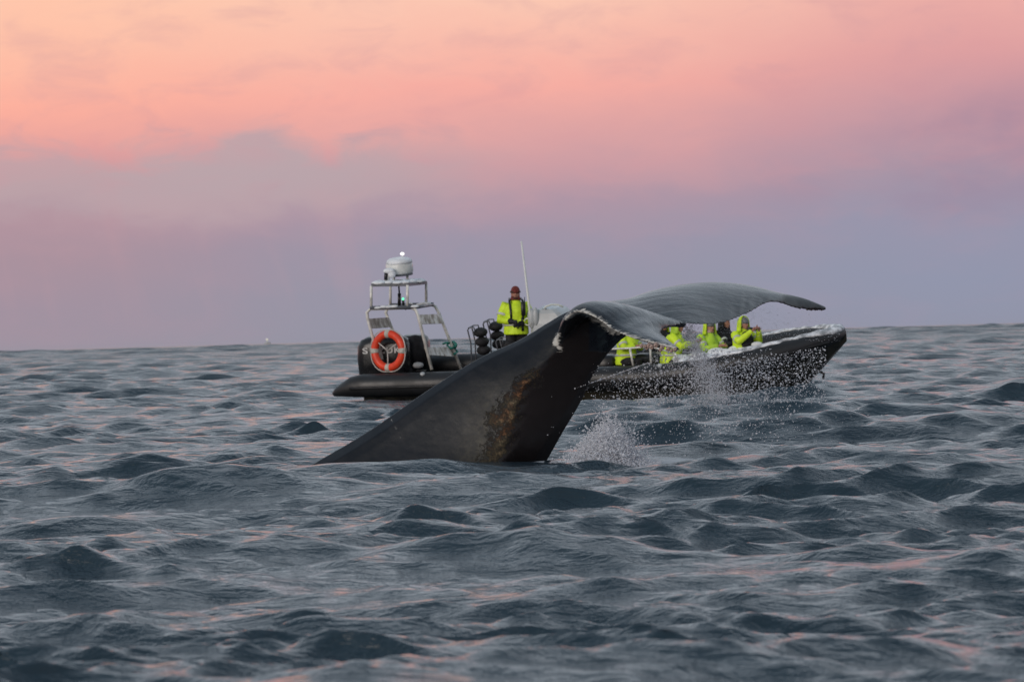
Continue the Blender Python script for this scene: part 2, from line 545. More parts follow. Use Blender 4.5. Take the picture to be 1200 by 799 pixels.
def sea():
    n_rows = np.concatenate([np.geomspace(2.5, 14.5, 45)[:-1], np.geomspace(14.5, 300, 1200)])
    step, f_rows = 300.0, [300.0]
    while f_rows[-1] < 1000: f_rows.append(f_rows[-1] + 0.75 + (f_rows[-1] - 300) * 0.0012)
    while f_rows[-1] < 14000: f_rows.append(f_rows[-1] * 1.0045 if f_rows[-1] < 3000 else f_rows[-1] * 1.06)
    parts = [sea_grid(600, n_rows), sea_grid(260, np.array(f_rows))]
    off, V, F, Q = 0, [], [], []
    for v, f, q_ in parts:
        V.append(v); F.append(f); Q.append(q_ + off)
        off += len(v)
    co, foam_glint, q4 = np.concatenate(V), np.concatenate(F), np.concatenate(Q)
    print('sea quads', len(q4))
    me = bpy.data.meshes.new('sea')
    nv, nf = len(co), len(q4)
    me.vertices.add(nv)
    me.vertices.foreach_set('co', co.reshape(-1).astype(np.float32))
    me.loops.add(nf * 4)
    me.loops.foreach_set('vertex_index', np.ascontiguousarray(q4).reshape(-1).astype(np.int32))
    me.polygons.add(nf)
    me.polygons.foreach_set('loop_start', np.arange(0, nf * 4, 4, dtype=np.int32))
    me.polygons.foreach_set('use_smooth', np.ones(nf, bool))
    me.update(calc_edges=True)
    at = me.attributes.new('foam_glint', 'FLOAT', 'POINT')
    at.data.foreach_set('value', foam_glint.astype(np.float32))
    o = bpy.data.objects.new('sea', me)
    COL.objects.link(o)
    me.materials.append(sea_material())
    tag(o, 'choppy dark teal sea with grey and pink sky reflections', kind='structure')
    return o


sea()


# ------------------------------------------------------------------ whale
def whale_material():
    m = bpy.data.materials.new('whale_skin')
    m.use_nodes = True
    t = NT(m.node_tree)
    oc = t.n('ShaderNodeTexCoord').outputs['Object']
    A = lambda n_: t.n('ShaderNodeAttribute', attribute_name=n_).outputs['Fac']
    crust, haze_, belly, scrape_glint, fluke = A('crust'), A('haze'), A('belly'), A('scrape_glint'), A('fluke')
    nb = t.noise(oc, 2.0, 5, 0.6)
    base = t.mix(t.mapr(nb, 0.3, 0.7), (0.004, 0.006, 0.010, 1), (0.009, 0.011, 0.016, 1))
    base = t.mix(belly, base, (0.011, 0.0085, 0.0085, 1))
    nh = t.noise(oc, 14, 9, 0.75)
    base = t.mix(t.m('MULTIPLY', haze_, t.mapr(nh, 0.35, 0.75, 0.15, 0.8)), base, (0.085, 0.075, 0.052, 1))
    nc = t.noise(oc, 22, 9, 0.85)
    cm = t.mapr(t.m('ADD', t.m('MULTIPLY', crust, 0.36), t.m('MULTIPLY', nc, 1.6)), 0.90, 1.22)
    cm = t.m('MULTIPLY', cm, t.mapr(crust, 0.05, 0.3))
    cc = t.mix(t.mapr(t.noise(oc, 5, 4, 0.6), 0.42, 0.62), (0.16, 0.122, 0.068, 1), (0.17, 0.078, 0.034, 1))
    base = t.mix(cm, base, cc)
    stv = t.n('ShaderNodeMapping', {'Vector': oc, 'Rotation': (0, R(-28), 0), 'Scale': (4, 9, 16)}).outputs[0]
    ns = t.noise(stv, 1.6, 7, 0.75, 1.2)
    sm = t.mapr(t.m('ADD', t.m('MULTIPLY', scrape_glint, 0.50), t.m('MULTIPLY', ns, 1.0)), 0.80, 0.93)
    sm = t.m('MULTIPLY', sm, t.mapr(scrape_glint, 0.05, 0.35))
    base = t.mix(sm, base, (0.55, 0.54, 0.50, 1))
    # long grooves running down the flukes
    fl = t.n('ShaderNodeMapping', {'Vector': t.n('ShaderNodeAttribute', attribute_name='groove').outputs['Vector'], 'Scale': (0.55, 5.0, 5.0)}).outputs[0]
    nf = t.noise(fl, 1.9, 4, 0.55, 0.5)
    base = t.mix(t.m('MULTIPLY', fluke, t.mapr(nf, 0.45, 0.7, 0, 0.6)), base, (0.030, 0.048, 0.058, 1))
    hgt = t.m('ADD', t.m('MULTIPLY', t.m('MULTIPLY', nf, fluke), 0.016), t.m('MULTIPLY', t.noise(oc, 5, 4, 0.5), 0.008))
    hgt = t.m('ADD', hgt, t.m('MULTIPLY', cm, 0.02))
    bn = t.n('ShaderNodeBump', {'Height': hgt, 'Strength': 0.9, 'Distance': 1.0})
    rough = t.m('ADD', t.mapr(nf, 0.3, 0.7, 0.18, 0.32), t.m('MULTIPLY', t.m('MAXIMUM', cm, sm), 0.4))
    rough = t.m('ADD', rough, t.m('MULTIPLY', t.m('SUBTRACT', 1.0, fluke), 0.14))
    b = t.n('ShaderNodeBsdfPrincipled', {'Base Color': base, 'Roughness': rough, 'IOR': 1.37, 'Normal': bn.outputs[0], 'Coat Weight': t.m('ADD', t.m('MULTIPLY', fluke, 0.18), 0.08), 'Coat Roughness': 0.2})
    t.n('ShaderNodeOutputMaterial', {0: b.outputs[0]})
    return m


def project(co):
    """photo pixel of world points (n,3)"""
    d = co - np.array(CO)
    f = d @ np.array(fwd)
    return 600 + FPX * (d @ np.array(rgt)) / f, 399.5 - FPX * (d @ np.array(upv)) / f


# near (left) fluke and far (right) fluke: leading / trailing edge stations (px, py, distance)
NEAR_L = [(650, 408, 44.92), (655, 393, 44.66), (661, 377, 44.45), (675, 366, 44.25), (697, 373, 44.02), (717, 387, 43.8), (742, 397, 43.55), (768, 403, 43.38), (795, 409, 43.2)]
NEAR_T = [(690, 372, 45.0), (692, 366, 45.0), (706, 362, 45.0), (730, 363, 45.0), (765, 368, 45.0), (800, 379, 44.95), (776, 388, 44.35), (781, 396, 43.8), (797, 410, 43.2)]
FAR_L = [(668, 366, 45.3), (700, 361, 45.6), (735, 356, 45.95), (766, 344, 46.3), (800, 335.5, 46.6), (840, 332, 46.95), (880, 336.5, 47.3), (912, 345, 47.5), (942, 350, 47.7), (967, 360, 47.9)]
FAR_T = [(690, 368, 45.0), (712, 364, 45.0), (745, 367, 45.0), (778, 373, 45.0), (806, 381, 44.98), (846, 380, 45.6), (878, 367, 46.3), (904, 354, 46.9), (935, 362, 47.4), (968, 363, 47.85)]


def fluke(geo, L_, T_, thick, camber, sgn):
    n = 12
    Lp = crom([tuple(P(*p)) for p in L_], n)
    Tp = crom([tuple(P(*p)) for p in T_], n)
    m = len(Lp)
    rings = []
    for i in range(m):
        s = i / (m - 1)
        l, t_ = Vector(Lp[i]), Vector(Tp[i])
        if s > 0.52:      # ragged trailing edge
            amp = 0.045 * min(1, (s - 0.52) * 8) * min(1, (1.02 - s) * 6)
            t_ = t_ + (t_ - l).normalized() * amp * (noise.noise(Vector((s * 34, sgn, 0))) + 0.5 * noise.noise(Vector((s * 90, sgn, 5))))
        ch = t_ - l
        span = Vector(Lp[min(i + 1, m - 1)]) - Vector(Lp[max(i - 1, 0)])
        nrm = span.cross(ch)
        if nrm.length < 1e-8: nrm = Vector((0, 0, 1))
        nrm.normalize()
        if nrm.z < 0: nrm = -nrm
        th = thick * (1 - s) ** 0.7 + 0.022
        cam_ = camber * math.sin(math.pi * min(1, s * 0.9 + 0.1)) * min(ch.length, 1.2)
        ring = []
        K = 14
        for j in range(K + 1):
            u = j / K
            prof = 2.6 * (math.sqrt(u) * (1 - u) ** 0.9) * 0.5
            ring.append(l + ch * u + nrm * (cam_ * math.sin(math.pi * u ** 0.8) + th * prof + 0.004))
        for j in range(K - 1, 0, -1):
            u = j / K
            prof = 2.6 * (math.sqrt(u) * (1 - u) ** 0.9) * 0.5
            ring.append(l + ch * u + nrm * (cam_ * math.sin(math.pi * u ** 0.8) - th * prof - 0.004))
        rings.append(ring)
    geo.rings(rings)


def whale():
    g = Geo()
    # tail stock: dorsal and ventral outline (px,py), half thickness, ridge position
    ST = [(140, 705, 520, 830, .62, .70), (318, 574, 612, 592, .55, .76), (426, 508, 643, 537, .47, .76), (496, 460, 661, 505, .40, .66), (558, 421, 679, 475, .33, .50),
          (608, 398, 694, 443, .27, .42), (643, 377, 709, 420, .22, .34), (668, 364, 724, 403, .18, .34), (700, 360, 740, 391, .13, .4),
          (740, 364, 758, 386, .08, .5), (775, 373, 780, 384, .05, .5), (803, 380, 803, 384, .02, .5)]
    S = crom(ST, 6)
    rings = []
    for a in S:
        x1, y1, x2, y2, hw, rf = a
        A_, B_ = P(x1, y1, 45.0), P(x2, y2, 45.0)
        ring = []
        K = 14
        half = []
        for j in range(K + 1):
            f = j / K
            if f < rf: v = (f / rf) ** 0.55
            else: v = ((1 - f) / (1 - rf)) ** 0.58
            v = v * (1 - 0.10 * (1 - abs(2 * v - 1)))
            half.append((f, v))
        for f, v in half: ring.append(A_.lerp(B_, f) + Vector((0, -hw * v, 0)))
        for f, v in half[-2:0:-1]: ring.append(A_.lerp(B_, f) + Vector((0, hw * v, 0)))
        rings.append(ring)
    g.rings(rings)
    fluke(g, NEAR_L, NEAR_T, 0.085, 0.07, 1)
    fluke(g, FAR_L, FAR_T, 0.075, 0.06, 2)
    o = g.build('humpback_whale', whale_material())
    bake(o, 0.014, 5)
    me = o.data
    co = np.empty(len(me.vertices) * 3, np.float32)
    me.vertices.foreach_get('co', co)
    co = co.reshape(-1, 3)
    px, py = project(co)
    def seg(pts, wd, sub=None):
        pts = np.array(pts, float)
        best = np.full(len(px), 1e9)
        for a_, b_ in zip(pts[:-1], pts[1:]):
            d = b_ - a_
            t_ = np.clip(((px - a_[0]) * d[0] + (py - a_[1]) * d[1]) / (d @ d), 0, 1)
            best = np.minimum(best, np.hypot(px - a_[0] - t_ * d[0], py - a_[1] - t_ * d[1]))
        return np.clip(1 - best / wd, 0, 1)
    line = [(668, 380), (657, 404), (643, 420), (629, 443), (614, 450), (612, 466), (601, 475), (605, 492), (595, 520), (587, 542), (575, 575), (560, 640)]
    ly = np.array([p[1] for p in line]); lx = np.array([p[0] for p in line])
    bx = np.interp(py, ly, lx)
    nz = np.array([noise.noise(Vector((a_ * 0.09, b_ * 0.09, 0))) * 5 + noise.noise(Vector((a_ * 0.3, b_ * 0.3, 3))) * 2.5 for a_, b_ in zip(px, py)])
    front = co[:, 1] < 45.0
    stock = (py > 372) & ~((px > 690) & (py < 412))
    belly = np.clip((px + nz - bx) / 3.0 + 0.5, 0, 1) * stock
    crust = np.maximum(seg([(628, 444), (614, 450), (609, 464), (599, 474)], 17), seg([(599, 474), (600, 490), (584, 492)], 22))
    crust = np.maximum(crust, seg([(600, 492), (590, 515), (578, 538), (565, 560)], 26) * 0.85)
    crust *= (1 - belly * 0.55) * front
    hz = np.exp(-((px - bx + 26) / 34.0) ** 2) * np.clip((py - 425) / 70, 0, 1) * (1 - belly) * front
    hz = np.maximum(hz, 0.35 * np.exp(-((px - bx + 8) / 12.0) ** 2) * np.clip((py - 380) / 25, 0, 1) * np.clip((470 - py) / 30, 0, 1) * (1 - belly) * front)
    scr_glint = np.maximum(seg([(684, 364), (697, 373), (708, 380), (719, 389)], 11), 0.9 * seg([(719, 389), (745, 395), (768, 402), (790, 407)], 8))
    scr_glint = np.maximum(scr_glint, seg([(655, 393), (651, 402), (656, 409)], 9))
    scr_glint = np.maximum(scr_glint, 0.9 * seg([(664, 372), (675, 366), (688, 365)], 10))  # reflection streaks below the fluke root, painted into the skin colour
    scr_glint *= co[:, 1] < 44.95
    scr_glint = np.maximum(scr_glint, 0.62 * seg([(457, 488), (463, 500), (470, 514)], 4) * front)
    tip = np.clip((px - 905 + nz * 1.6 + (py - 352) * 1.2) / 14, 0, 1)
    fl = np.clip((px - 680) / 30, 0, 1) * (py < 412)
    for nm, ar in (('crust', crust), ('haze', hz), ('belly', belly), ('scrape_glint', scr_glint), ('fluke', fl * (1 - tip))):
        at = me.attributes.new(nm, 'FLOAT', 'POINT')
        at.data.foreach_set('value', ar.astype(np.float32))
    tag(o, 'black humpback whale tail with raised flukes above the sea', 'whale')
    far_ = (co[:, 1] > 45.0)[:, None]
    d1, d2 = np.array([0.75, 0.66, 0]), np.array([0.435, -0.9, 0])
    n1_, n2_ = np.array([-0.66, 0.75, 0]), np.array([0.9, 0.435, 0])
    dd, nn = np.where(far_, d1, d2), np.where(far_, n1_, n2_)
    gv = np.stack([(co * dd).sum(1), (co * nn).sum(1), co[:, 2]], -1)
    at = me.attributes.new('groove', 'FLOAT_VECTOR', 'POINT')
    at.data.foreach_set('vector', gv.reshape(-1).astype(np.float32))
    # barnacles along the two fluke tips
    def barn(px_, py_, Y, r_):
        rings = []
        rg = random.Random(int(px_ * 7 + py_))
        for k, (z, q_) in enumerate(((-0.6, 1.0), (0.1, 1.05), (0.7, 0.72), (0.95, 0.45), (0.6, 0.3))):
            rings.append([(r_ * q_ * math.cos(a_ * math.pi / 4.5) * rg.uniform(.85, 1.15), r_ * q_ * math.sin(a_ * math.pi / 4.5) * rg.uniform(.85, 1.15), r_ * z) for a_ in range(9)])
        gg = Geo().rings(rings)
        b_ = gg.build('barnacle', M['barnacle'], o)
        b_.location = P(px_, py_, Y)
        b_.rotation_euler = (R(rg.uniform(80, 120)), R(rg.uniform(-30, 30)), 0)
    for q_ in ((752, 405, 43.46, .022), (756, 405.5, 43.42, .02), (761, 405, 43.42, .03), (764, 406.5, 43.40, .026), (769, 404.5, 43.36, .028), (758, 408, 43.44, .02),
               (776, 407, 43.32, .024), (774, 410, 43.34, .02), (783, 409, 43.27, .024), (787, 411, 43.25, .018), (791, 409.5, 43.2, .02)):
        barn(*q_)
    for k in range(9):
        barn(946 + k * 2.4, 362.2 + random.uniform(-0.5, 0.8), 47.80 + k * 0.01, .016)
    return o


whale()

# ------------------------------------------------------------------ boat
boat = empty('inflatable_boat')
BO = P(690, 464, 90.0)
BO.z = 0.0
YAW, ROLLB, PIT = R(-15), R(8), R(-0.3)
BM = Matrix.Translation(BO) @ Matrix.Rotation(YAW, 4, 'Z') @ Matrix.Rotation(PIT, 4, 'Y') @ Matrix.Rotation(ROLLB, 4, 'X')
boat.matrix_world = BM
BI = BM.inverted()
tag(boat, 'long black rigid inflatable boat with radar arch and snowy bow behind the whale tail', 'boat')


def BL(px, py, yl):
    """boat-local point on the fore-and-aft plane y = yl"""
    o_ = BI @ CO
    d_ = (BI.to_3x3() @ ray(px, py))
    return o_ + d_ * ((yl - o_.y) / d_.y)


def W(p):
    return BM @ Vector(p)


LX = 5.42


def tz(x):
    return 0.56 + (0.60 * ((x - 1.3) / 4.1) ** 1.7 if x > 1.3 else 0)


def ty(x):
    if x < 1.6: return 1.28
    u = (x - 1.6) / (LX - 1.6)
    return 1.28 * max(0, 1 - u ** 2.3) ** 0.62


TR = 0.245


def boat_parts():
    # one tube per side, meeting at the bow
    xs = [-5.22, -5.15, -4.98, -4.78, -4.55] + list(np.linspace(-4.1, 1.6, 12)) + [2.1, 2.6, 3.1, 3.6, 4.0, 4.35, 4.65, 4.9, 5.1, 5.25, 5.35, LX]
    rr = [0.045, 0.09, 0.155, 0.22, TR]
    cz = lambda x: tz(x) - (TR - float(np.interp(x, xs[:5], rr))) * 0.85
    pts = [(x, -ty(x), cz(x)) for x in xs] + [(x, ty(x), cz(x)) for x in xs[::-1][1:]]
    rad = rr + [TR - 0.085 * min(1, max(0, (p[0] - 4.2) / 1.2)) for p in pts[5:-5]] + rr[::-1]
    Geo().tube(pts, rad, 18).build('inflatable_tube', M['hypalon'], boat)
    # rubbing strake on the outside
    for s in (-1, 1):
        sp = [(x + (0.23 if x > 5 else 0.12 * max(0, (x - 2) / 3)), s * (ty(x) + TR * (1.0 if x < 4.6 else 0.75) * 0.99), tz(x) - 0.02) for x in xs[3:-3]]
        Geo().tube(sp, 0.028, 8).build('rub_strake', M['strake'], boat)
    # hull
    st_ = list(np.linspace(-4.6, 5.58, 30))
    rings = []
    for x in st_:
        u = max(0, (x - 1.0) / 4.5)
        zk = -0.55 + 0.25 * u
        if x > 4.15: zk = -0.36 + ((x - 4.15) / 1.43) ** 1.12 * 1.36
        yg = max(0.02, ty(min(x, LX - 0.03)) - 0.06 + 0.20 * u)
        if x > 5.3: yg *= max(0.05, (5.62 - x) / .32)
        zg = tz(x) - 0.06
        zc = min(zg - 0.03, max(zk + 0.03, 0.02 + 0.55 * u ** 2))
        yc = max(0.015, yg * (0.88 - 0.45 * u ** 2))
        rings.append([(x, 0, zk), (x, -yc * 0.5, zk + (zc - zk) * 0.55), (x, -yc, zc), (x, -yg, zg), (x, yg, zg), (x, yc, zc), (x, yc * 0.5, zk + (zc - zk) * 0.55)])
    Geo().rings(rings).build('hull', M['hull'], boat, smooth=False)
    dk = []
    for x in np.linspace(-4.4, 4.4, 12):
        y = max(0.1, ty(x) - 0.15)
        dk.append([(x, -y, 0.50 + max(0, (x - 1.5)) * .05), (x, y, 0.50 + max(0, (x - 1.5)) * .05), (x, y, 0.44 + max(0, (x - 1.5)) * .05), (x, -y, 0.44 + max(0, (x - 1.5)) * .05)])
    Geo().rings(dk).build('deck', M['deck'], boat, smooth=False)
    # snow and ice crust on the forward tubes (both sides and the nose)
    path = [(x, -ty(x), tz(x)) for x in np.linspace(2.2, LX, 60)] + [(x, ty(x), tz(x)) for x in np.linspace(LX, 2.2, 60)[1:]]
    path = [Vector(p) for p in path]
    rings = []
    for i, p in enumerate(path):
        t_ = (path[min(i + 1, len(path) - 1)] - path[max(i - 1, 0)]).normalized()
        u = t_.cross(Vector((0, 0, 1))).normalized()
        v = u.cross(t_)
        f = min(1, min(i, len(path) - 1 - i) / 16)
        nose = math.exp(-((p.x - 5.4) / 0.35) ** 2)
        wid = (0.34 + 0.22 * noise.noise(p * 2.3) + 0.25 * noise.noise(p * 7) + 0.75 * nose) * (0.35 + 0.65 * f)
        ring = []
        K = 9
        for k in range(K):
            a_ = -wid + 2 * wid * k / (K - 1)
            rr_ = TR - 0.085 * min(1, max(0, (p.x - 4.2) / 1.2)) + (0.030 + 0.030 * noise.noise(p * 5 + Vector((0, 0, k * .4)))) * math.sin(math.pi * (k + .35) / (K - .3)) * (0.5 + 0.5 * f)
            ring.append(p + u * math.sin(a_) * rr_ + v * math.cos(a_) * rr_)
        for k in range(K - 1, -1, -1):
            a_ = -wid + 2 * wid * k / (K - 1)
            rr_ = TR - 0.12
            ring.append(p + u * math.sin(a_) * rr_ + v * math.cos(a_) * rr_)
        rings.append(ring)
    Geo().rings(rings).build('snow_cover', M['frost'], boat)
    # lumps of snow and gear on the foredeck
    g = Geo()
    for k in range(46):
        x = random.uniform(2.2, 3.9)
        y = random.uniform(-1.05, -0.6) * (1 if x < 3.2 else 0.8)
        s = random.uniform(0.04, 0.12)
        g.ell((x, y, tz(x) + 0.20 + random.uniform(-.05, .06)), (s * 1.8, s * 1.3, s * 0.8), 9, 6)
    sn = g.build('snow_heap', M['snow'], boat)
    # grab line loops, bow handle
    for i, x in enumerate((2.0, 2.6, 3.2)):
        pts_ = [(x + k * 0.055, -ty(x) - 0.14, tz(x) + TR * 0.75 + 0.035 * math.sin(math.pi * k / 8)) for k in range(9)]
        Geo().tube(pts_, 0.014, 6).build('grab_line', M['black'], boat)
    pts_ = [BL(925 + 6 * math.cos(a_), 402 + 4 * math.sin(a_), -0.55) for a_ in np.linspace(0, math.pi * 2, 13)[:-1]]
    Geo().tube(pts_, 0.022, 6, closed=True).build('mooring_ring', M['strap'], boat)
    Geo().ell(BL(918, 404, -0.62), (.09, .07, .09)).build('bow_cleat', M['black'], boat)
    Geo().tube([(4.93, 0, .40), (5.06, 0, .33), (5.03, 0, .22)], 0.03, 8).build('bow_eye', M['black'], boat)
    # hand rail posts along the starboard side deck
    for (x1, y1, x2, y2) in ((738, 408, 742, 428), (762, 406, 763, 426), (791, 414, 795, 424), (652, 372, 655, 430)):
        Geo().tube([BL(x1, y1, -1.05), BL(x2, y2, -1.05)], 0.024, 8).build('rail_post', M['steel'], boat)
    Geo().tube([BL(652, 412, -1.05), BL(738, 408, -1.05), BL(762, 406, -1.05), BL(791, 414, -1.05)], 0.02, 8).build('hand_rail', M['steel'], boat)
    # valve caps
    for x in (-3.2, -0.4, 1.9):
        Geo().tube([(x, -1.38, tz(x) + 0.20), (x, -1.40, tz(x) + 0.25)], 0.05, 10).build('valve', M['console'], boat)


boat_parts()


def radar_arch():
    NR, FR = -0.85, 0.85
    arch = empty('radar_arch', parent=boat)
    def T(name, pts, r_, m_):
        return Geo().tube(pts, r_, 9).build(name, M[m_], arch)
    # splayed legs with rounded shoulders: near and far hoop
    T('arch_hoop', [BL(447, 434, NR), BL(431, 374, NR), BL(430, 366, NR), BL(434, 362, NR), BL(458, 361.5, NR), BL(481, 360.5, NR), BL(487, 363, NR), BL(490, 370, NR), BL(506, 433, NR)], 0.034, 'steel')
    T('arch_hoop', [BL(479, 434, FR), BL(455, 374, FR), BL(452, 366, FR), BL(456, 358, FR), BL(480, 357, FR), BL(504, 356.5, FR), BL(510, 359, FR), BL(514, 366, FR), BL(541, 434, FR)], 0.034, 'steel')
    for (a_, b_) in (((434, 362), (455, 359)), ((484, 361), (507, 357)), ((458, 361), (480, 357))):
        T('cross_bar', [BL(*a_, NR), BL(*b_, FR)], 0.032, 'dsteel')
    # dark painted shelf bars
    T('shelf_bar', [BL(434, 361, NR), BL(485, 360, NR)], 0.045, 'dsteel')
    T('shelf_bar', [BL(457, 357.5, FR), BL(508, 356.5, FR)], 0.04, 'dsteel')
    # upper cage
    for (x, y1, y2, l_) in ((435, 335, 361, NR), (477.5, 334, 360, NR), (457.5, 333, 358, FR), (499.5, 331, 357, FR)):
        T('cage_post', [BL(x, y1, l_), BL(x, y2, l_)], 0.030, 'steel')
    pl = [BL(435, 333.5, NR), BL(478, 333.0, NR), BL(500.5, 330.5, FR), BL(457.5, 331.5, FR)]
    Geo().rings([[p - Vector((0, 0, .045)) for p in pl], [p + Vector((0, 0, .02)) for p in pl]]).build('top_plate', M['dsteel'], arch, smooth=False)
    # snow on the plate and the shelf
    g = Geo()
    for k in range(60):
        a_, b_ = random.random(), random.random()
        p = pl[0].lerp(pl[1], a_).lerp(pl[3].lerp(pl[2], a_), b_)
        g.ell(p + Vector((0, 0, 0.035)), (random.uniform(.08, .16), random.uniform(.08, .18), random.uniform(.03, .055)), 9, 6)
    g.build('snow_layer', M['snow'], arch)
    for (x, y, l_) in ((450, 359.5, NR), (456, 359.5, NR), (462, 359, NR), (443, 360.5, NR), (492, 356.5, FR), (497, 355.5, FR), (501, 355.5, FR), (480, 356, FR), (486, 359, NR)):
        Geo().ell(BL(x, y, l_), (.10, .07, .032), 9, 6).build('snow_lump', M['snow'], arch)
    # radome
    c = BL(468, 312, 0)
    rings = []
    for (z, r_) in ((-0.155, .20), (-0.15, .27), (-0.10, .292), (0.02, .290), (0.09, .272), (0.13, .235), (0.15, .17), (0.157, .05)):
        rings.append([c + Vector((r_ * math.cos(2 * math.pi * k / 28), r_ * math.sin(2 * math.pi * k / 28), z)) for k in range(28)])
    Geo().rings(rings).build('radome', M['white'], arch)
    Geo().tube([c + Vector((0, 0, -.19)), c + Vector((0, 0, -.152))], .275, 24).build('radome_base', M['dsteel'], arch)
    for dx in (-0.14, 0.16):
        T('radome_bracket', [c + Vector((dx, 0, -.19)), c + Vector((dx, 0, -.36))], .03, 'white')
    # snow cap on the dome
    rings = []
    for i, (z, r_) in enumerate(((0.07, .285), (0.13, .262), (0.17, .20), (0.19, .10), (0.197, .02))):
        rings.append([c + Vector((r_ * math.cos(2 * math.pi * k / 24), r_ * math.sin(2 * math.pi * k / 24), z + 0.02 * noise.noise(Vector((k * .6, i, 0))))) for k in range(24)])
    Geo().rings(rings).build('dome_snow', M['snow'], arch)
    # mast head light, horn / camera on the left, whip stub and green light
    T('light_stalk', [BL(471.5, 306, 0), BL(471.5, 300, 0)], .014, 'white')
    Geo().ell(BL(471.5, 297.5, 0), (.05, .04, .036)).build('masthead_lamp', M['lamp'], arch)
    g = Geo()
    g.tube([BL(455, 319, -.4), BL(453, 330, -.4)], .055, 10)
    g.build('camera_stand', M['white'], arch)
    g = Geo()
    g.ell(BL(456, 317.5, -.4), (.13, .10, .06)).ell(BL(459, 321, -.4), (.09, .09, .09))
    g.build('snowy_horn', M['snow'], arch)
    g = Geo()
    g.tube([BL(452.5, 320, -.45), BL(452, 328, -.45)], .04, 8)
    g.box(BL(453, 331.5, -.45), (.14, .12, .06))
    g.build('horn', M['black'], arch)
    T('black_whip', [BL(467.3, 334, -.3), BL(468, 344, -.3)], .018, 'black')
    T('whip_base', [BL(468, 344, -.3), BL(468, 359, -.3)], .036, 'black')
    T('lamp_post', [BL(472.5, 352, -.3), BL(472.8, 358, -.3)], .028, 'black')
    Geo().ell(BL(472.3, 350.3, -.3), (.028, .028, .03)).build('green_lamp', M['lampg'], arch)
    T('hanging_lamp', [BL(475.3, 360, 0), BL(475.5, 363, 0)], .02, 'black')
    # boards between the legs (athwartships)
    def board(q4):
        pts = [BL(*p) for p in q4]
        n_ = (pts[1] - pts[0]).cross(pts[3] - pts[0]).normalized() * 0.018
        Geo().rings([[p - n_ for p in pts], [p + n_ for p in pts]]).build('board', M['board'], arch, smooth=False)
    board([(431.5, 373.5, NR), (455, 372, FR), (458, 383.5, FR), (434, 385, NR)])
    board([(489.5, 369, NR), (515, 368, FR), (519, 379, FR), (492, 380, NR)])
    board([(498, 407, NR), (527, 407, FR), (532, 418, FR), (501, 416, NR)])
    board([(440, 404, NR), (476, 404, FR + .1), (478, 421, FR + .1), (444, 421, NR)])


radar_arch()


def motors():
    for i, (px0, px1, yl, py0) in enumerate(((421.5, 483, -0.35, 395), (470, 505, 0.55, 393))):
        a_ = BL(px0, 436, yl)
        b_ = BL(px1, 436, yl)
        zt = BL(px0, py0, yl).z
        L_ = b_.x - a_.x
        g = Geo()
        rings = []
        z0, z1 = 0.30, zt
        for (f, sxx, syy, dx) in ((0, .42, .17, 0), (.25, .46, .2, 0), (.32, .49, .25, 0), (.6, .5, .27, 0), (.85, .485, .26, .01), (.95, .43, .22, .015), (1.0, .32, .15, .02)):
            z = z0 + (z1 - z0) * f
            ring = []
            for k in range(24):
                th = 2 * math.pi * k / 24
                ce, se = math.cos(th), math.sin(th)
                e = 0.55
                ring.append(Vector(((a_.x + b_.x) / 2 + dx * L_ + sxx * L_ * math.copysign(abs(ce) ** e, ce), yl + syy * math.copysign(abs(se) ** e, se), z)))
            rings.append(ring)
        g.rings(rings)
        mo = g.build('outboard_motor', M['cowl'], boat)
        Geo().tube([((a_.x + b_.x) / 2 - .1, yl, 0.32), ((a_.x + b_.x) / 2 - .15, yl, -0.5)], [.13, .08], 10).build('motor_leg', M['cowl'], mo)
        Geo().box(((a_.x + b_.x) / 2, yl - .262, z0 + (z1 - z0) * .30), (L_ * .9, .02, .03)).build('cowl_trim', M['console'], mo)
    # maker's lettering on the near cowl
    p = BL(425, 414.5, -0.64)
    q_ = BL(481, 413.5, -0.64)
    wd = (q_.x - p.x) / 6
    for k, chr_ in enumerate('SUZUKI'):
        cu = bpy.data.curves.new('letter', 'FONT')
        cu.body = chr_
        cu.size = 0.175
        cu.extrude = 0.004
        cu.offset = 0.004
        cu.resolution_u = 3
        tx = bpy.data.objects.new('letter', cu)
        COL.objects.link(tx)
        dg = bpy.context.evaluated_depsgraph_get()
        me = bpy.data.meshes.new_from_object(tx.evaluated_get(dg))
        bpy.data.objects.remove(tx)
        xs_ = [v.co.x for v in me.vertices]
        kx = min(1.6, wd * 0.8 / (max(xs_) - min(xs_)))
        for v in me.vertices: v.co.x = (v.co.x - min(xs_)) * kx
        o = link_mesh('letter', me, M['letter'], bpy.data.objects['outboard_motor'], smooth=False)
        o.location = p + Vector((wd * k, 0, 0))
        o.rotation_euler = (R(90), 0, 0)
    # black bag and small tank beside the motors
    g = Geo()
    c = BL(487, 412, 0.05)
    g.ell(c, (.28, .3, .36), 14, 10)
    g.build('fuel_bag', M['cloth'], boat)
    g = Geo()
    g.ell(BL(490, 428, -.4), (.12, .1, .07))
    g.build('tank_cap', M['console'], boat)
    # transom well
    Geo().box((-3.9, 0, .62), (.12, 2.0, .42)).build('transom', M['black'], boat, smooth=False)


motors()


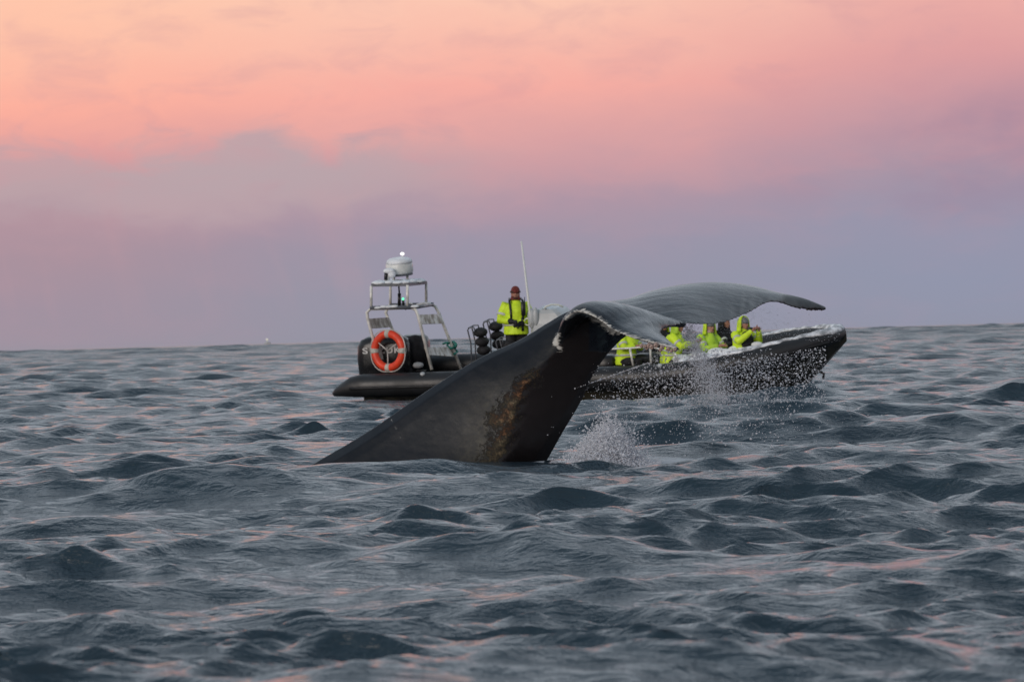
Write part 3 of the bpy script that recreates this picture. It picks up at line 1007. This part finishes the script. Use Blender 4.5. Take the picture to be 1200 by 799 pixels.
def console():
    c = BL(640, 372, 0)
    cs = empty('helm_console', parent=boat)
    z0, zt = .5, BL(640, 360, 0).z
    x0, x1 = BL(626, 372, 0).x, BL(672, 372, 0).x
    rings = []
    for (f, a_, b_, hy) in ((0, 0, 0, .5), (.6, 0, 0, .5), (.8, .03, -.05, .48), (.95, .10, -.20, .44), (1, .16, -.3, .38)):
        z = z0 + (zt - z0) * f
        rings.append([(x0 + a_, -hy + .08, z), (x0 + a_ + .08, -hy, z), (x1 + b_ - .08, -hy, z), (x1 + b_, -hy + .08, z), (x1 + b_, hy - .08, z), (x1 + b_ - .08, hy, z), (x0 + a_ + .08, hy, z), (x0 + a_, hy - .08, z)])
    Geo().rings(rings).build('console_body', M['console'], cs, smooth=False)
    # windscreen and its rail
    pts = [BL(638, 362, -.4), BL(640, 359, -.4), BL(646, 357, -.4), BL(654, 357, -.4), BL(660, 359.5, -.4)]
    Geo().tube(pts, .018, 8).build('grab_rail', M['reflect'], cs)
    a_, b_ = Vector((x1 - .35, 0, zt - .02)), Vector((x1 - .15, 0, zt + .02))
    Geo().rings([[Vector((x0 + .25, y, zt - .04)), Vector((x0 + .28, y, zt + .03)), Vector((x1 - .5, y, zt + .03)), Vector((x1 - .3, y, zt - .04))] for y in (-.36, .36)]).build('windscreen', M['glass'], cs, smooth=False)
    g = Geo()
    g.ell(BL(623, 373, -.45), (.09, .09, .22)).ell(BL(628, 371, -.45), (.07, .09, .2))
    g.build('console_pad', M['console'], cs)
    Geo().tube([BL(618 + 3.2 * math.cos(a), 377 + 4 * math.sin(a), -.5) for a in np.linspace(0, 2 * math.pi, 15)[:-1]], .013, 6, closed=True).build('steering_wheel', M['steel'], cs)
    # whip aerial
    Geo().tube([BL(623, 380, -.5), BL(621, 366, -.5), BL(611, 282.5, -.5)], [.034, .03, .02], 8).build('whip_aerial', M['white'], boat)


console()


def seats():
    for (px, py, yl) in ((559, 384, -.45), (577, 377, .15), (592, 398, -.45)):
        c = BL(px, py, yl)
        s = empty('jockey_seat', parent=boat)
        s.location = (c.x, yl, 0)
        h = c.z
        Geo().box((.05, 0, .62), (.42, .34, .5), bev=.3).build('seat_pod', M['black'], s)
        g = Geo()
        for k, dz in enumerate((0.0, -.20, -.38)):
            g.ell((.07 + .02 * k, 0, h - .10 + dz), (.15, .17, .105), 14, 10)
        g.build('back_pad', M['cloth'], s)
        for y in (-.17, .17):
            Geo().tube([(-.13, y, .55), (-.11, y, h - .3), (-.16, y, h - .02), (-.12, y, h + .03), (-.02, y, h + .03), (.0, y, h - .06)], .016, 7).build('seat_frame', M['dsteel'], s)
        Geo().tube([(-.14, -.17, h + .02), (-.14, .17, h + .02)], .016, 7).build('head_bar', M['dsteel'], s)
    # passenger seat row forward
    for x in (0.5, 1.4, 2.3):
        for y in (-.45, .45):
            Geo().box((x, y, .72), (.5, .36, .42), bev=.3).build('passenger_seat', M['black'], boat)


seats()


def lifebuoy():
    c = W(BL(455.3, 411, -1.0))
    root = empty('lifebuoy', c)
    root.rotation_euler = (0, R(1), R(-34))
    RM, rr = .355, .082
    pts = [(RM * math.cos(a), 0, RM * math.sin(a)) for a in np.linspace(0, 2 * math.pi, 49)[:-1]]
    Geo().tube(pts, rr, 14, closed=True).build('ring', M['orange'], root)
    for a0 in (90, 180, 270, 0):
        p_ = [(RM * math.cos(R(a0 + d)), 0, RM * math.sin(R(a0 + d))) for d in (-8, -4, 0, 4, 8)]
        Geo().tube(p_, rr + .006, 14).build('strap', M['strap'], root)
    for k in range(4):
        a0 = 45 + 90 * k
        p_ = []
        for d in np.linspace(-45, 45, 9):
            q_ = RM + rr + .035 * math.cos(R(d * 2))
            p_.append((q_ * math.cos(R(a0 + d)), -.02, q_ * math.sin(R(a0 + d))))
        Geo().tube(p_, .012, 6).build('grab_rope', M['rope'], root)
    g = Geo()
    for (x, z) in ((-.25, .18), (.22, .14), (0, -.30)):
        g.tube([(x, -.03, z), (0, -.03, 0)], .013, 6)
    g.build('lashing', M['rope'], root)
    tag(root, 'orange ring lifebuoy with white straps hung on the boat arch', 'lifebuoy')
    # green rope tied round the arch leg
    g = Geo()
    base = [(519, 403), (524, 401.5), (530, 402.5), (533, 405), (529, 408), (524, 404), (531, 400.5), (535, 404), (533, 409), (536, 412), (532, 415)]
    p_ = crom([tuple(W(BL(a_, b_, .85 - .12 * math.sin(i * 2.0)))) for i, (a_, b_) in enumerate(base)], 5)
    g.tube([Vector(q_) for q_ in p_], .022, 6)
    o = g.build('rope', M['grope'])
    tag(o, 'green rope knotted round the forward leg of the radar arch', 'rope')


lifebuoy()


# ------------------------------------------------------------------ people
def hand(g, wr, dirv, side, r_=.009):
    """palm, four curled fingers of different lengths, thumb on the side"""
    d = Vector(dirv).normalized()
    s = Vector(side)
    s = (s - d * s.dot(d)).normalized()
    n_ = d.cross(s)
    wr = Vector(wr)
    g.tube([wr, wr + d * .045, wr + d * .09], [.026, .036, .034], 8, sq=.75)
    for k, (o_, l_) in enumerate(((-.030, .062), (-.010, .075), (.011, .070), (.031, .055))):
        b = wr + d * .085 + s * o_
        g.tube([b, b + d * l_ * .5 + n_ * .006, b + d * l_ * .8 + n_ * .026, b + d * l_ * .85 + n_ * .045], [r_ + .001, r_, r_, r_ * .8], 6)
    b = wr + d * .035 - s * .034
    g.tube([b, b + d * .03 - s * .025 + n_ * .01, b + d * .055 - s * .03 + n_ * .03], [r_ + .003, r_ + .001, r_], 6)


def person(loc, yaw, J, jacket, label, hat=None, hood=None, scarf=None, glove=None, trousers='cloth', vest=False, beard=False, panel=None, head_turn=0.0, group=None, bulk=1.0):
    """J: joints in local metres, facing -Y"""
    root = empty('person', loc)
    root.rotation_euler = (0, 0, yaw)
    V = {k: Vector(v) for k, v in J.items()}
    neck, hd = V['neck'], V['head']
    g = Geo()
    g.tube([V['pel'] - Vector((0, 0, .08)), V['pel'], V['waist'], V['chest'], V['chest'].lerp(neck, .7), neck], [.12, .155, .135, .165, .11, .06], 14)
    g.tube([neck - Vector((0, 0, .04)), hd - Vector((0, 0, .06))], .052, 10)
    ht = Matrix.Rotation(head_turn, 3, 'Z')
    g.ell(hd, (.076, .094, .115), 16, 12)
    g.ell(hd + ht @ Vector((0, -.028, -.06)), (.054, .066, .058), 12, 8)
    g.ell(hd + ht @ Vector((0, -.098, -.015)), (.013, .018, .024), 8, 6)
    for sx_ in (-1, 1):
        g.ell(hd + ht @ Vector((.077 * sx_, 0, -.01)), (.012, .02, .03), 8, 6)
        sfx = 'L' if sx_ < 0 else 'R'
        sh, elb, wr = V['sh' + sfx], V['el' + sfx], V['wr' + sfx]
        g.tube([V['chest'].lerp(sh, .5), sh, elb, wr], [.06, .056, .042, .028], 10)
        dd = (wr - elb).normalized()
        g2 = g
        if not glove: hand(g2, wr, dd.lerp(Vector((0, -.3, 0)), .2), (-sx_, 0, 0.3))
        hip, kn, an = V['hip' + sfx], V['kn' + sfx], V['an' + sfx]
        g.tube([V['pel'].lerp(hip, .5), hip, kn, an], [.09, .088, .058, .042], 10)
        g.tube([an + Vector((0, .05, -.03)), an + Vector((0, -.06, -.045)), an + Vector((0, -.17, -.055))], [.04, .042, .03], 8)
    b = g.build('body', M['skin'], root)
    bake(b, .012, 1)
    # face
    for sx_ in (-1, 1):
        Geo().ell(hd + ht @ Vector((.030 * sx_, -.088, .012)), (.013, .01, .008), 8, 6).build('eye', M['eye'], root)
    Geo().ell(hd + ht @ Vector((0, -.092, -.062)), (.024, .010, .007), 8, 6).build('mouth', M['red'], root)
    if beard:
        Geo().ell(hd + ht @ Vector((0, -.035, -.078)), (.062, .060, .052), 14, 10).build('beard', M['beard'], root)
    # jacket: loose shell over torso and arms
    g = Geo()
    hem = V['pel'] - Vector((0, 0, .10))
    g.tube([hem, V['pel'], V['waist'], V['chest'], V['chest'].lerp(neck, .55), neck - Vector((0, 0, .02)), neck + Vector((0, 0, .055))],
           [.215 * bulk, .215 * bulk, .20 * bulk, .225 * bulk, .175 * bulk, .105, .082], 18, sq=1.0)
    for sfx, sx_ in (('L', -1), ('R', 1)):
        sh, elb, wr = V['sh' + sfx], V['el' + sfx], V['wr' + sfx]
        g.tube([V['chest'].lerp(sh, .35), sh, sh.lerp(elb, .5), elb, elb.lerp(wr, .5), wr - (wr - elb).normalized() * .015], [.11, .098 * bulk, .088 * bulk, .078 * bulk, .068, .052], 12)
    # a few folds
    for k in range(16):
        a_ = random.uniform(0, 6.28)
        z = random.uniform(hem.z, V['chest'].z)
        c = V['pel'].lerp(V['chest'], (z - V['pel'].z) / max(.1, V['chest'].z - V['pel'].z))
        c.z = z
        p = c + Vector((math.cos(a_) * .195, math.sin(a_) * .195, 0))
        g.ell(p, (.05, .05, .018), 8, 6)
    jk = g.build('jacket', M[jacket], root)
    bake(jk, .016, 3)
    for v in jk.data.vertices:
        # flatten front to back
        pass
    # trousers
    g = Geo()
    g.tube([V['pel'] - Vector((0, 0, .06)), V['pel'] + Vector((0, 0, .08))], .17, 14)
    for sfx in ('L', 'R'):
        g.tube([V['pel'].lerp(V['hip' + sfx], .6), V['hip' + sfx], V['kn' + sfx], V['an' + sfx]], [.12, .118, .09, .075], 12)
    t_ = g.build('trousers', M[trousers], root)
    bake(t_, .02, 2)
    g = Geo()
    for sfx in ('L', 'R'):
        an = V['an' + sfx]
        g.tube([an + Vector((0, .0, .12)), an + Vector((0, 0, 0)), an + Vector((0, .02, -.05))], [.07, .066, .06], 10)
        g.tube([an + Vector((0, .07, -.045)), an + Vector((0, -.08, -.05)), an + Vector((0, -.2, -.06))], [.052, .055, .04], 10)
        bt = Geo()
    g.build('boots', M['black'], root)
    # reflective bands
    def band(c, r_, h, name='reflective_band'):
        Geo().tube([c - Vector((0, 0, h / 2)), c + Vector((0, 0, h / 2))], r_, 20).build(name, M['reflect'], root)
    band(V['waist'].lerp(V['pel'], .35), .222 * bulk, .045)
    for sfx in ('L', 'R'):
        sh, elb = V['sh' + sfx], V['el' + sfx]
        d = (elb - sh).normalized()
        c = sh.lerp(elb, .6)
        Geo().tube([c - d * .022, c + d * .022], .094 * bulk, 14).build('sleeve_band', M['reflect'], root)
    if glove:
        for sfx, sx_ in (('L', -1), ('R', 1)):
            g = Geo()
            wr, elb = V['wr' + sfx], V['el' + sfx]
            d = (wr - elb).normalized()
            g.tube([wr - d * .13, wr - d * .02, wr + d * .02], [.060, .056, .042], 10)
            hand(g, wr, d, (0, 0, 1), .012)
            bake(g.build('glove', M[glove], root), .009, 1)
    if panel:     # dark chest and shoulder panel of the suit
        g = Geo()
        g.ell(V['chest'] + Vector((0, -.10, -.05)), (.17, .155, .22), 14, 10)
        g.build('chest_panel', M[panel], root)
    if hat:
        g = Geo()
        rings = []
        for (z, q_) in ((.015, 1.04), (.05, 1.09), (.09, 1.02), (.125, .80), (.148, .45), (.155, .08)):
            rings.append([hd + Vector((.082 * q_ * math.cos(2 * math.pi * k / 18), .100 * q_ * math.sin(2 * math.pi * k / 18), z)) for k in range(18)])
        g.rings(rings)
        ho = g.build('hat', M[hat], root)
        Geo().tube([hd + Vector((0, .0, .025)), hd + Vector((0, 0, .055))], .103, 18).build('hat_brim', M['beard'] if beard else M[hat], ho)
    if hood:
        g = Geo()
        rings = []
        for i in range(9):      # open-fronted hood: horseshoe sweeps over the head
            u = i / 8
            z = -.15 + .33 * u
            q_ = math.sqrt(max(0, 1 - max(0, (z - .02) / .165) ** 2)) * .138 if z > .02 else .138 + .02 * (.02 - z) / .17
            outer, inner = [], []
            for k in range(15):
                a_ = R(-12 + 204 * k / 14)
                outer.append(hd + ht @ Vector((max(q_, .02) * math.cos(a_), max(q_, .02) * 1.12 * math.sin(a_) , z)))
                inner.append(hd + ht @ Vector((max(q_ - .03, .01) * math.cos(a_), max(q_ - .03, .01) * 1.12 * math.sin(a_), z)))
            rings.append(outer + inner[::-1])
        g.rings(rings)
        g.build('hood', M[hood], root)
    if scarf:
        Geo().tube([neck + Vector((0, -.01, .02)), neck + Vector((0, -.012, .095))], [.105, .085], 14).build('scarf', M[scarf], root)
    if vest:
        for sx_ in (-1, 1):
            Geo().tube([V['chest'] + Vector((sx_ * .11, .05, .24)), V['chest'] + Vector((sx_ * .13, -.12, .19)), V['chest'] + Vector((sx_ * .12, -.235, 0)), V['waist'] + Vector((sx_ * .11, -.215, 0))], .022, 8).build('harness_strap', M['black'], root)
        Geo().box(V['chest'] + Vector((.12, -.25, .04)), (.085, .05, .27), bev=.4).build('radio', M['black'], root)
        Geo().tube([V['chest'] + Vector((.15, -.25, .17)), V['chest'] + Vector((.15, -.25, .26))], .009, 6).build('radio_aerial', M['black'], root)
        Geo().box(V['waist'] + Vector((.10, -.225, -.05)), (.05, .04, .26), bev=.4).build('harness_buckle', M['black'], root)
    return tag(root, label, 'person', group)


STAND = dict(pel=(0, 0, .98), waist=(0, 0, 1.12), chest=(0, 0, 1.33), neck=(0, -.01, 1.52), head=(0, -.03, 1.655),
             shL=(-.215, 0, 1.42), elL=(-.30, -.05, 1.16), wrL=(-.10, -.27, 1.13), shR=(.215, 0, 1.42), elR=(.27, -.08, 1.15), wrR=(.05, -.27, 1.08),
             hipL=(-.10, 0, .92), knL=(-.11, -.03, .50), anL=(-.11, 0, .09), hipR=(.10, 0, .92), knR=(.11, -.03, .50), anR=(.11, 0, .09))


def seated(lean=0.0, reach=.3, up=.0, tilt=0.0):
    d = dict(pel=(0, 0, .50), waist=(0, -.02 - lean * .3, .66), chest=(tilt * .5, -.04 - lean * .7, .88), neck=(tilt * .8, -.06 - lean, 1.06), head=(tilt, -.09 - lean * 1.1, 1.19),
             hipL=(-.10, -.02, .46), knL=(-.13, -.45, .46), anL=(-.13, -.42, .09), hipR=(.10, -.02, .46), knR=(.13, -.45, .46), anR=(.13, -.42, .09))
    for s_, sg in (('L', -1), ('R', 1)):
        d['sh' + s_] = (sg * .21 + tilt * .6, -.04 - lean * .8, .97)
        d['el' + s_] = (sg * .27 + tilt * .3, -.14 - lean * .6 - reach * .2, .74 + up * .35)
        d['wr' + s_] = (sg * .08, -.22 - lean - reach * .5, .78 + up)
    return d


def head_at(px, py, yl, J):
    """where the feet go so that the head lands on the pixel, standing at boat lateral yl"""
    p = W(BL(px, py, yl))
    h = Vector(J['head'])
    return p, h


def put(px, py, yl, yaw, J, *a, **k):
    p, h = head_at(px, py, yl, J)
    sc = k.pop('size', 1.0)
    off = Matrix.Rotation(yaw, 3, 'Z') @ h * sc
    o = person(p - off, yaw, J, *a, **k)
    o.scale = (sc, sc, sc)
    return o


put(604.0, 344.5, -.25, R(6), STAND, 'hiviz', 'man standing at the helm in yellow jacket, red hat and black gloves', hat='red', scarf='red', glove='cloth', vest=True, beard=True, head_turn=R(-6), size=1.1, bulk=1.13)
GP = 'passengers seated in the boat'
put(737, 383, -.55, R(50), seated(.02, .2, .0), 'hiviz', 'hooded yellow-suited passenger mostly hidden behind the near fluke', hood='hiviz', group=GP)
put(777, 381, .35, R(40), seated(.05, .4, .05), 'cloth', 'dark-clothed passenger with yellow hood framed by the fluke notch', hood='hiviz', group=GP)
put(795, 383, -.50, R(75), seated(.10, .5, .10), 'hiviz', 'yellow-suited passenger leaning beside the falling water column', hood='hiviz2', group=GP)
put(832, 383.5, -.25, R(38), seated(.06, .5, .02), 'hiviz2', 'bare-faced passenger with pale scarf and yellow hood pushed back', hat='grey', hood='hiviz', scarf='pink', group=GP)
put(850, 378.5, .25, R(60), seated(.02, .5, -.02), 'cloth', 'passenger in black suit with raised hood beside the pale scarf wearer', hood='cloth', group=GP)
pG = put(872, 380, -.45, R(35), seated(.0, .5, .28), 'hiviz', 'foremost passenger in yellow hood and grey hat raising a camera', hat='grey', hood='hiviz', panel='cloth', head_turn=R(10), group=GP)


def camera_prop():
    c = pG.matrix_world if False else None
    root = empty('camera_body', W(BL(879, 386, -.55)))
    root.name = 'handheld_camera'
    root.rotation_euler = (0, 0, R(58))
    Geo().box((0, 0, 0), (.14, .07, .10), bev=.4).build('camera_housing', M['black'], root)
    Geo().tube([(0, -.03, 0), (0, -.10, 0), (0, -.17, 0)], [.035, .038, .042], 14).build('lens', M['black'], root)
    tag(root, 'black camera held up by the foremost passenger', 'camera')


camera_prop()


# ------------------------------------------------------------------ spray
def spray_material():
    m = bpy.data.materials.new('water_droplets')
    m.use_nodes = True
    t = NT(m.node_tree)
    oc = t.n('ShaderNodeTexCoord').outputs['Object']
    base = t.mix(t.noise(oc, 9, 2), (0.90, 0.91, 0.94, 1), (0.78, 0.80, 0.84, 1))
    b = t.n('ShaderNodeBsdfPrincipled', {'Base Color': base, 'Roughness': 0.25, 'IOR': 1.33})
    tr = t.n('ShaderNodeBsdfTransparent', {0: (1, 1, 1, 1)})
    tl = t.n('ShaderNodeBsdfTranslucent', {0: (0.95, 0.95, 0.97, 1)})
    m2 = t.n('ShaderNodeMixShader', {0: 0.5})
    t.t.links.new(b.outputs[0], m2.inputs[1])
    t.t.links.new(tl.outputs[0], m2.inputs[2])
    b = m2
    mx = t.n('ShaderNodeMixShader', {0: 0.92})
    t.t.links.new(tr.outputs[0], mx.inputs[1])
    t.t.links.new(b.outputs[0], mx.inputs[2])
    t.n('ShaderNodeOutputMaterial', {0: mx.outputs[0]})
    return m


SPM = spray_material()
OCT = np.array([(1, 0, 0), (-1, 0, 0), (0, 1, 0), (0, -1, 0), (0, 0, 1), (0, 0, -1)], float)
OF = np.array([(0, 2, 4), (2, 1, 4), (1, 3, 4), (3, 0, 4), (2, 0, 5), (1, 2, 5), (3, 1, 5), (0, 3, 5)])


def drops(name, pts, rad, label, stretch=1.3):
    pts = np.array(pts, float)
    n = len(pts)
    st_ = rng.uniform(.8, stretch, (n, 3))
    rot = rng.uniform(-.15, .15, (n, 1))
    v = OCT[None] * rad[:, None, None] * st_[:, None, :]
    v[:, :, 0] += v[:, :, 2] * rot
    v += pts[:, None, :]
    f = OF[None] + (np.arange(n) * 6)[:, None, None]
    me = bpy.data.meshes.new(name)
    me.from_pydata(v.reshape(-1, 3).tolist(), [], f.reshape(-1, 3).tolist())
    o = link_mesh(name, me, SPM)
    return tag(o, label, 'spray', kind='stuff')


def many(spec):
    """spec: list of (n, fn()->(px,py,Y,r))"""
    pts, rad = [], []
    for n, fn in spec:
        for _ in range(n):
            px, py, Y, r_ = fn()
            pts.append(P(px, py, Y))
            rad.append(r_)
    return pts, np.array(rad)


G_, U_ = random.gauss, random.uniform


def sp_core():
    a = U_(0, 1) ** 1.2
    px = 704 + G_(0, 12) + a * G_(10, 16)
    py = 549 - abs(G_(0, 1)) * 19 * (1 - abs(px - 715) / 90) - U_(0, 8)
    return px, py, 43.7 + G_(0, .18), min(.018, .0034 + random.expovariate(1 / .0032))


def sp_low():
    px = 700 + abs(G_(0, 1)) * 30 - 10
    return px, 549 - abs(G_(0, 1)) * 13 * max(.2, 1 - abs(px - 712) / 70), 43.75 + G_(0, .15), min(.012, .003 + random.expovariate(1 / .002))


def sp_fan():
    th = G_(0.18, .55)
    d = abs(G_(0, 24)) + 4
    return 709 + math.sin(th) * d * (1.1 if th > 0 else .6), 545 - math.cos(th) * d * 1.15, 43.8 + G_(0, .25), min(.02, .002 + random.expovariate(1 / .0022))


def sp_skirt():
    px = 665 + U_(0, 1) ** .8 * 110
    return px, 549 - abs(G_(0, 4)) - 4 * math.exp(-((px - 715) / 30) ** 2), 43.7 + G_(0, .2), U_(.004, .009)


pts, rad = many([(22000, sp_low), (32000, sp_core), (6500, sp_fan), (5500, sp_skirt)])
keep = np.array([p.z > -0.15 for p in pts])
drops('splash', [p for p, k in zip(pts, keep) if k], rad[keep], 'white water splash where the fluke drips hit the sea')


def f_col():          # main curtain from the notch
    f = U_(0, 1)
    px = 806 + f * 34 + G_(0, 3 + 12 * f)
    return px, 384 + f * 88 + G_(0, 4), 45.2 + U_(-.3, .5), min(.012, .0015 + random.expovariate(1 / .0017))


def f_wide():
    px = 800 + G_(0, 52)
    py = 408 + U_(0, 1) ** .9 * 64
    if px < 760: py = max(py, 425 + (760 - px) * .35)
    return px, py, 45.3 + U_(-.6, .9), min(.014, .002 + random.expovariate(1 / .0026))


def f_bow():
    px = U_(830, 968)
    top = 430 - (px - 830) * 0.18
    return px, top + U_(0, 1) * (470 - top), 46.6 + U_(-.5, .8), min(.014, .002 + random.expovariate(1 / .0025))


def f_low():
    px = G_(850, 55)
    return px, 468 + abs(G_(0, 28)), 45.6 + U_(-.6, .9), min(.014, .002 + random.expovariate(1 / .0025))


def f_tip():
    px = U_(880, 985)
    return px, 360 + U_(0, 1) ** .8 * 36 + (px - 880) * .05, 47.2 + U_(-.2, .4), U_(.0018, .0045)


def f_edge():         # dribbles under the trailing edge of the far fluke
    px = U_(812, 905)
    ey = 381 if px < 850 else 381 - (px - 850) * .48
    return px, ey + abs(G_(0, 9)), 46 + (px - 850) * .012, U_(.0015, .004)


def f_left():
    return U_(690, 770), 425 + U_(0, 1) * 45, 44.6 + U_(-.2, .4), min(.014, .002 + random.expovariate(1 / .0025))


def f_stem():
    return U_(640, 665) , 500 + U_(0, 50), 44.3, min(.014, .002 + random.expovariate(1 / .0025))


pts, rad = many([(7500, f_col), (3600, f_wide), (3000, f_bow), (1500, f_low), (420, f_tip), (380, f_edge), (110, f_left), (8, f_stem)])
drops('falling_spray', pts, rad, 'droplets raining from the flukes in front of the boat')


# ------------------------------------------------------------------ far boat on the horizon
def far_boat():
    Y = 2600.0
    c = P(313, 398, Y)
    root = empty('distant_boat', (c.x, Y, 0))
    HS = 0.35
    g = Geo()
    rings = []
    for (x, hw, z) in ((-5, 1.3, 0), (-3, 1.6, 0), (2, 1.6, 0.1), (4.5, 0.8, .35), (5.8, .05, .5)):
        rings.append([(x * HS, -hw * HS, .5 + z * HS), (x * HS, -hw * .7 * HS, -.4), (x * HS, hw * .7 * HS, -.4), (x * HS, hw * HS, .5 + z * HS)])
    g.rings(rings).build('hull', M['console'], root)
    Geo().box((0, 0, .8), (1.0, .8, .7)).build('cabin', M['console'], root)
    zt = c.z
    Geo().tube([(0, 0, 1.5), (0, 0, zt - .3)], .05, 8).build('mast', M['steel'], root)
    Geo().ell((0, 0, zt), (.8, .8, .8)).build('lamp', M['lampd'], root)
    tag(root, 'tiny far boat showing a pale light on the left horizon', 'boat')


far_boat()
bpy.context.view_layer.update()
